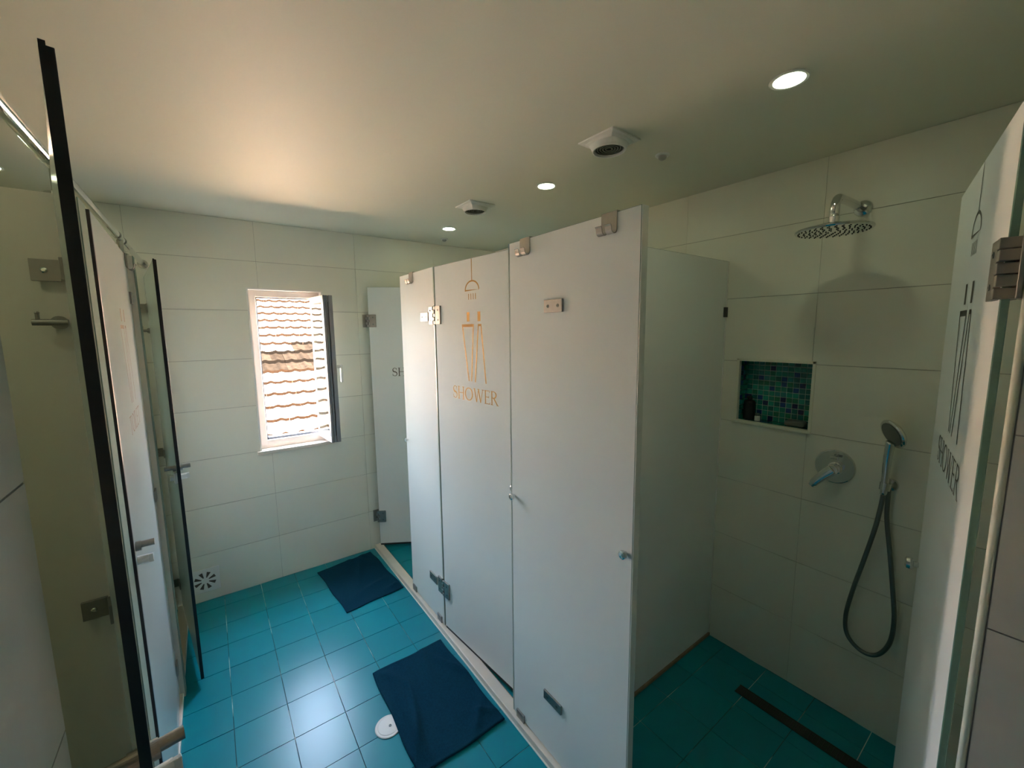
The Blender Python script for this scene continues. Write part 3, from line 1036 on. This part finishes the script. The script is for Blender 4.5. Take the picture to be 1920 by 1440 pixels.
for k, rad in enumerate((.02, .036, .052, .068, .084, .100)):
    m_ = int(rad * 330)
    for i in range(m_):
        a = 2 * math.pi * (i + .5 * (k % 2)) / m_
        cyl(bm, (hx_ + rad * math.cos(a), rad * math.sin(a), -.1234), (hx_ + rad * math.cos(a), rad * math.sin(a), -.1258), .0028, .0018, 6)
noz = obj('nozzles', bm, 'dark', hd)
noz['kind'] = 'stuff'

t = thing('shower_mixer', 'round chrome mixer plate with lever on the shower wall', 'mixer tap', (XR - .0005, 0.560, 1.080))
bm = B()
lathe(bm, (0, 0, 0), (-1, 0, 0), [(0, 0), (.069, 0), (.071, .003), (.070, .008), (.067, .010), (0, .010)], 56)
obj('plate', bm, 'chrome', t)
bm = B()
lathe(bm, (0, -.004, -.004), (-1, 0, 0), [(0, .010), (.025, .010), (.025, .016), (.021, .018), (.021, .052), (.019, .056), (0, .057)], 32)
bd = obj('cartridge', bm, 'chrome', t)
bm = B()
A_ = catmull([(-.046, -.004, -.004), (-.054, .020, -.030), (-.060, .044, -.060), (-.062, .062, -.088)], 8)
tube(bm, A_, .01, 14, lambda s: .022 - .008 * s if s < .9 else .011)
for v in bm.verts:
    v.co.x = -.054 + (v.co.x + .054) * .55
obj('lever', bm, 'chrome', t, smooth=True)
bm = B()
cyl(bm, (-.010, -.004, .044), (-.034, -.004, .044), .0065)
box(bm, -.040, -.030, -.018, .010, .039, .049, bevel=.002)
obj('diverter', bm, 'chrome', t)

t = thing('hand_shower', 'chrome hand shower on wall holder with long looping hose', 'hand shower', (XR - .0005, 0.382, 1.055))
bm = B()
lathe(bm, (0, 0, 0), (-1, 0, 0), [(0, 0), (.024, 0), (.025, .004), (.022, .010), (.011, .014), (.011, .034), (0, .034)], 28)
cyl(bm, (-.048, .008, -.014), (-.044, .006, .014), .0165, .0175)
box(bm, -.036, -.026, -.008, .012, -.008, .008, bevel=.002)
obj('holder', bm, 'chrome', t)
hp = catmull([(-.050, .009, -.030), (-.050, .008, .03), (-.054, .007, .09), (-.060, .004, .140), (-.068, .000, .178)], 8)
bm = B()
tube(bm, hp, .011, 16, lambda s: .0105 + .0045 * s)
hs_ = obj('handset', bm, 'chrome', t, smooth=True)
bm = B()
c0 = Vector((-.066, -.010, .214))
ax = Vector((-.64, .66, -.38)).normalized()
lathe(bm, c0 - ax * .010, ax, [(0, -.004), (.028, -.002), (.046, .006), (.054, .014), (.055, .020), (.052, .024), (0, .0245)], 40)
obj('spray_head', bm, 'chrome', hs_)
bm = B()
lathe(bm, c0 - ax * .010, ax, [(0, .0247), (.044, .0247), (.044, .026), (0, .027)], 36)
obj('spray_face', bm, 'dark_chrome', hs_)
bm = B()
hose = catmull([(-.050, .009, -.034), (-.050, .013, -.09), (-.046, .024, -.18), (-.040, .048, -.32), (-.036, .073, -.46), (-.036, .088, -.585), (-.036, .076, -.665), (-.036, .028, -.705), (-.036, -.020, -.690), (-.036, -.052, -.620), (-.036, -.058, -.52), (-.034, -.044, -.40), (-.030, -.024, -.26), (-.026, -.004, -.13), (-.022, .000, -.035), (-.022, .000, -.012)], 9)
tube(bm, hose, .0078, 12)
obj('hose', bm, 'dark_chrome', t, smooth=True)

# things in the niche
t = thing('black_bottle', 'black bottle with pump top in the mosaic niche', 'bottle', (2.135, 0.938, NZ))
bm = B()
lathe(bm, (0, 0, 0), (0, 0, 1), [(0, 0), (.024, 0), (.026, .003), (.026, .082), (.022, .092), (.010, .097), (0, .097)], 32)
obj('body', bm, 'black', t)
bm = B()
cyl(bm, (0, 0, .097), (0, 0, .108), .011)
box(bm, -.024, .008, -.007, .007, .108, .116, bevel=.002)
obj('pump', bm, 'black', t)
t = thing('white_jar', 'tiny white lidded jar beside the black bottle in the niche', 'jar', (2.120, 0.893, NZ))
bm = B()
lathe(bm, (0, 0, 0), (0, 0, 1), [(0, 0), (.0115, 0), (.0125, .002), (.0125, .022), (.010, .025), (0, .025)], 24)
obj('body', bm, 'white_plastic', t)
bm = B()
lathe(bm, (0, 0, .025), (0, 0, 1), [(0, 0), (.0105, 0), (.0105, .010), (.009, .012), (0, .012)], 24)
obj('lid', bm, 'dark_chrome', t)
bm = bx(-.026, .026, -.040, .040, 0, .026, bevel=.011, seg=3)
sp = obj('soap_bar', bm, mat('grey_soap', (0.14, 0.15, 0.14), 0.6, var=.2, scale=40), loc=(2.128, 0.733, NZ))
tag(sp, 'dim grey soap bar lying at the right end of the niche', 'soap')

# linear drain in the shower floor
t = thing('shower_drain', 'long narrow perforated drain grate in the dark shower floor', 'drain', (1.855, 0.470, 0.0008))
obj('tray', bx(-.028, .028, -.32, .32, 0, .0016), 'dark', t)
bm = B()
for s in (-1, 1): box(bm, s * .026 - .002, s * .026 + .002, -.32, .32, .0017, .0034)
obj('rim', bm, 'drain_dark', t)
for k in range(40):
    y = -.312 + k * .016
    tile_obj('slat', 'drain_dark', -.022, .022, y - .0045, y + .0045, .0017, .003, t)

# ---------------------------------------------------------------- corridor floor things
t = thing('floor_drain', 'round white floor drain cover half hidden under the nearer mat', 'drain', (0.486, 1.577, 0.0006))
bm = B()
lathe(bm, (0, 0, 0), (0, 0, 1), [(0, 0), (.054, 0), (.055, .002), (.052, .004), (.044, .0035), (.042, .0045), (0, .0052)], 48)
obj('cover', bm, 'white_plastic', t)
bm = B()
lathe(bm, (.006, -.004, .0052), (0, 0, 1), [(0, 0), (.006, 0), (.0055, .0012), (.003, .0012), (.0028, .0002), (0, .0002)], 18)
obj('screw', bm, 'dark_chrome', t)

def bath_mat(corners, label, seed, mname, ruff, base):
    random.seed(seed)
    c = [Vector((x, y, 0)) for x, y in corners]     # far-left, far-right, near-right, near-left
    cen = sum(c, Vector()) / 4
    nx, ny = 60, 84
    bm = B()
    grid = []
    wr_ = [(random.uniform(0, 1), random.uniform(0, 1), random.uniform(.05, .12), random.uniform(0, math.pi), random.uniform(.3, 1)) for _ in range(9)]
    for j in range(ny + 1):
        row = []
        for i in range(nx + 1):
            u, v = i / nx, j / ny
            p = (c[0] * (1 - u) + c[1] * u) * (1 - v) + (c[3] * (1 - u) + c[2] * u) * v - cen
            z = 0
            for a, b, w, th_, am in wr_:
                du, dv = u - a, v - b
                s = du * math.cos(th_) + dv * math.sin(th_)
                q = -du * math.sin(th_) + dv * math.cos(th_)
                z += am * math.exp(-(s / (w * 3.5)) ** 2 - (q / (w * .5)) ** 2)
            e = min(u, v, 1 - u, 1 - v)
            hem = .003 * math.exp(-((e - .012) / .008) ** 2)
            p.z = base + ruff * z * min(1, e * 9 + .25) + hem + .004
            p.x += .003 * math.sin(v * 11 + seed) * (1 if u in (0, 1) else .6)
            p.y += .003 * math.sin(u * 9 + seed * 2)
            row.append(bm.verts.new(p))
        grid.append(row)
    for j in range(ny):
        for i in range(nx):
            bm.faces.new((grid[j][i], grid[j + 1][i], grid[j + 1][i + 1], grid[j][i + 1]))
    ret = bmesh.ops.extrude_face_region(bm, geom=list(bm.faces))
    for v in [g_ for g_ in ret['geom'] if isinstance(g_, bmesh.types.BMVert)]:
        v.co.z = base
    o = obj('bath_mat', bm, mname, loc=(cen.x, cen.y, 0.0012), smooth=True)
    return tag(o, label, 'mat', 'navy towelling mats')
bath_mat([(.517, 1.884), (.884, 1.888), (.893, 1.303), (.505, 1.300)], 'dark navy towelling mat nearer the camera, overlapping the floor drain', 3, 'mat_cloth', .022, .0052)
bath_mat([(.490, 2.985), (.872, 3.035), (.905, 2.463), (.539, 2.428)], 'dark navy towelling mat against the end wall by the far shower', 5, 'mat_cloth2', .015, .0004)

# wall vent grille near the floor
t = thing('wall_vent', 'square white vent plate with fan-shaped slots low on the end wall', 'vent', (-0.130, YF - .0002, 0.137))
bm = B()
n = 64
A_, Cc = [], []
slots = 8
def petal(k, rad):
    return (rad * math.cos(k), rad * math.sin(k))
sz = .076
box(bm, -sz, sz, -.007, -.0002, -sz, sz, bevel=.003)
pl_ = obj('plate', bm, 'white_plastic', t)
for k in range(slots):
    a = R(22 + k * 45)
    bm = B()
    da0, da1 = R(7), R(10.5)
    q = [petal(a - da0, .020), petal(a + da0, .020), petal(a + da1, .056), petal(a - da1, .056)]
    f = [bm.verts.new((x, -.0074, z)) for x, z in q]
    b_ = [bm.verts.new((x, -.0068, z)) for x, z in q]
    bm.faces.new(f); bm.faces.new(b_[::-1])
    for i in range(4):
        bm.faces.new((f[i], f[(i + 1) % 4], b_[(i + 1) % 4], b_[i]))
    obj('slot', bm, mat('slot_dark', (.10, .075, .06), .8) if k == 0 else bpy.data.materials['slot_dark'], pl_)
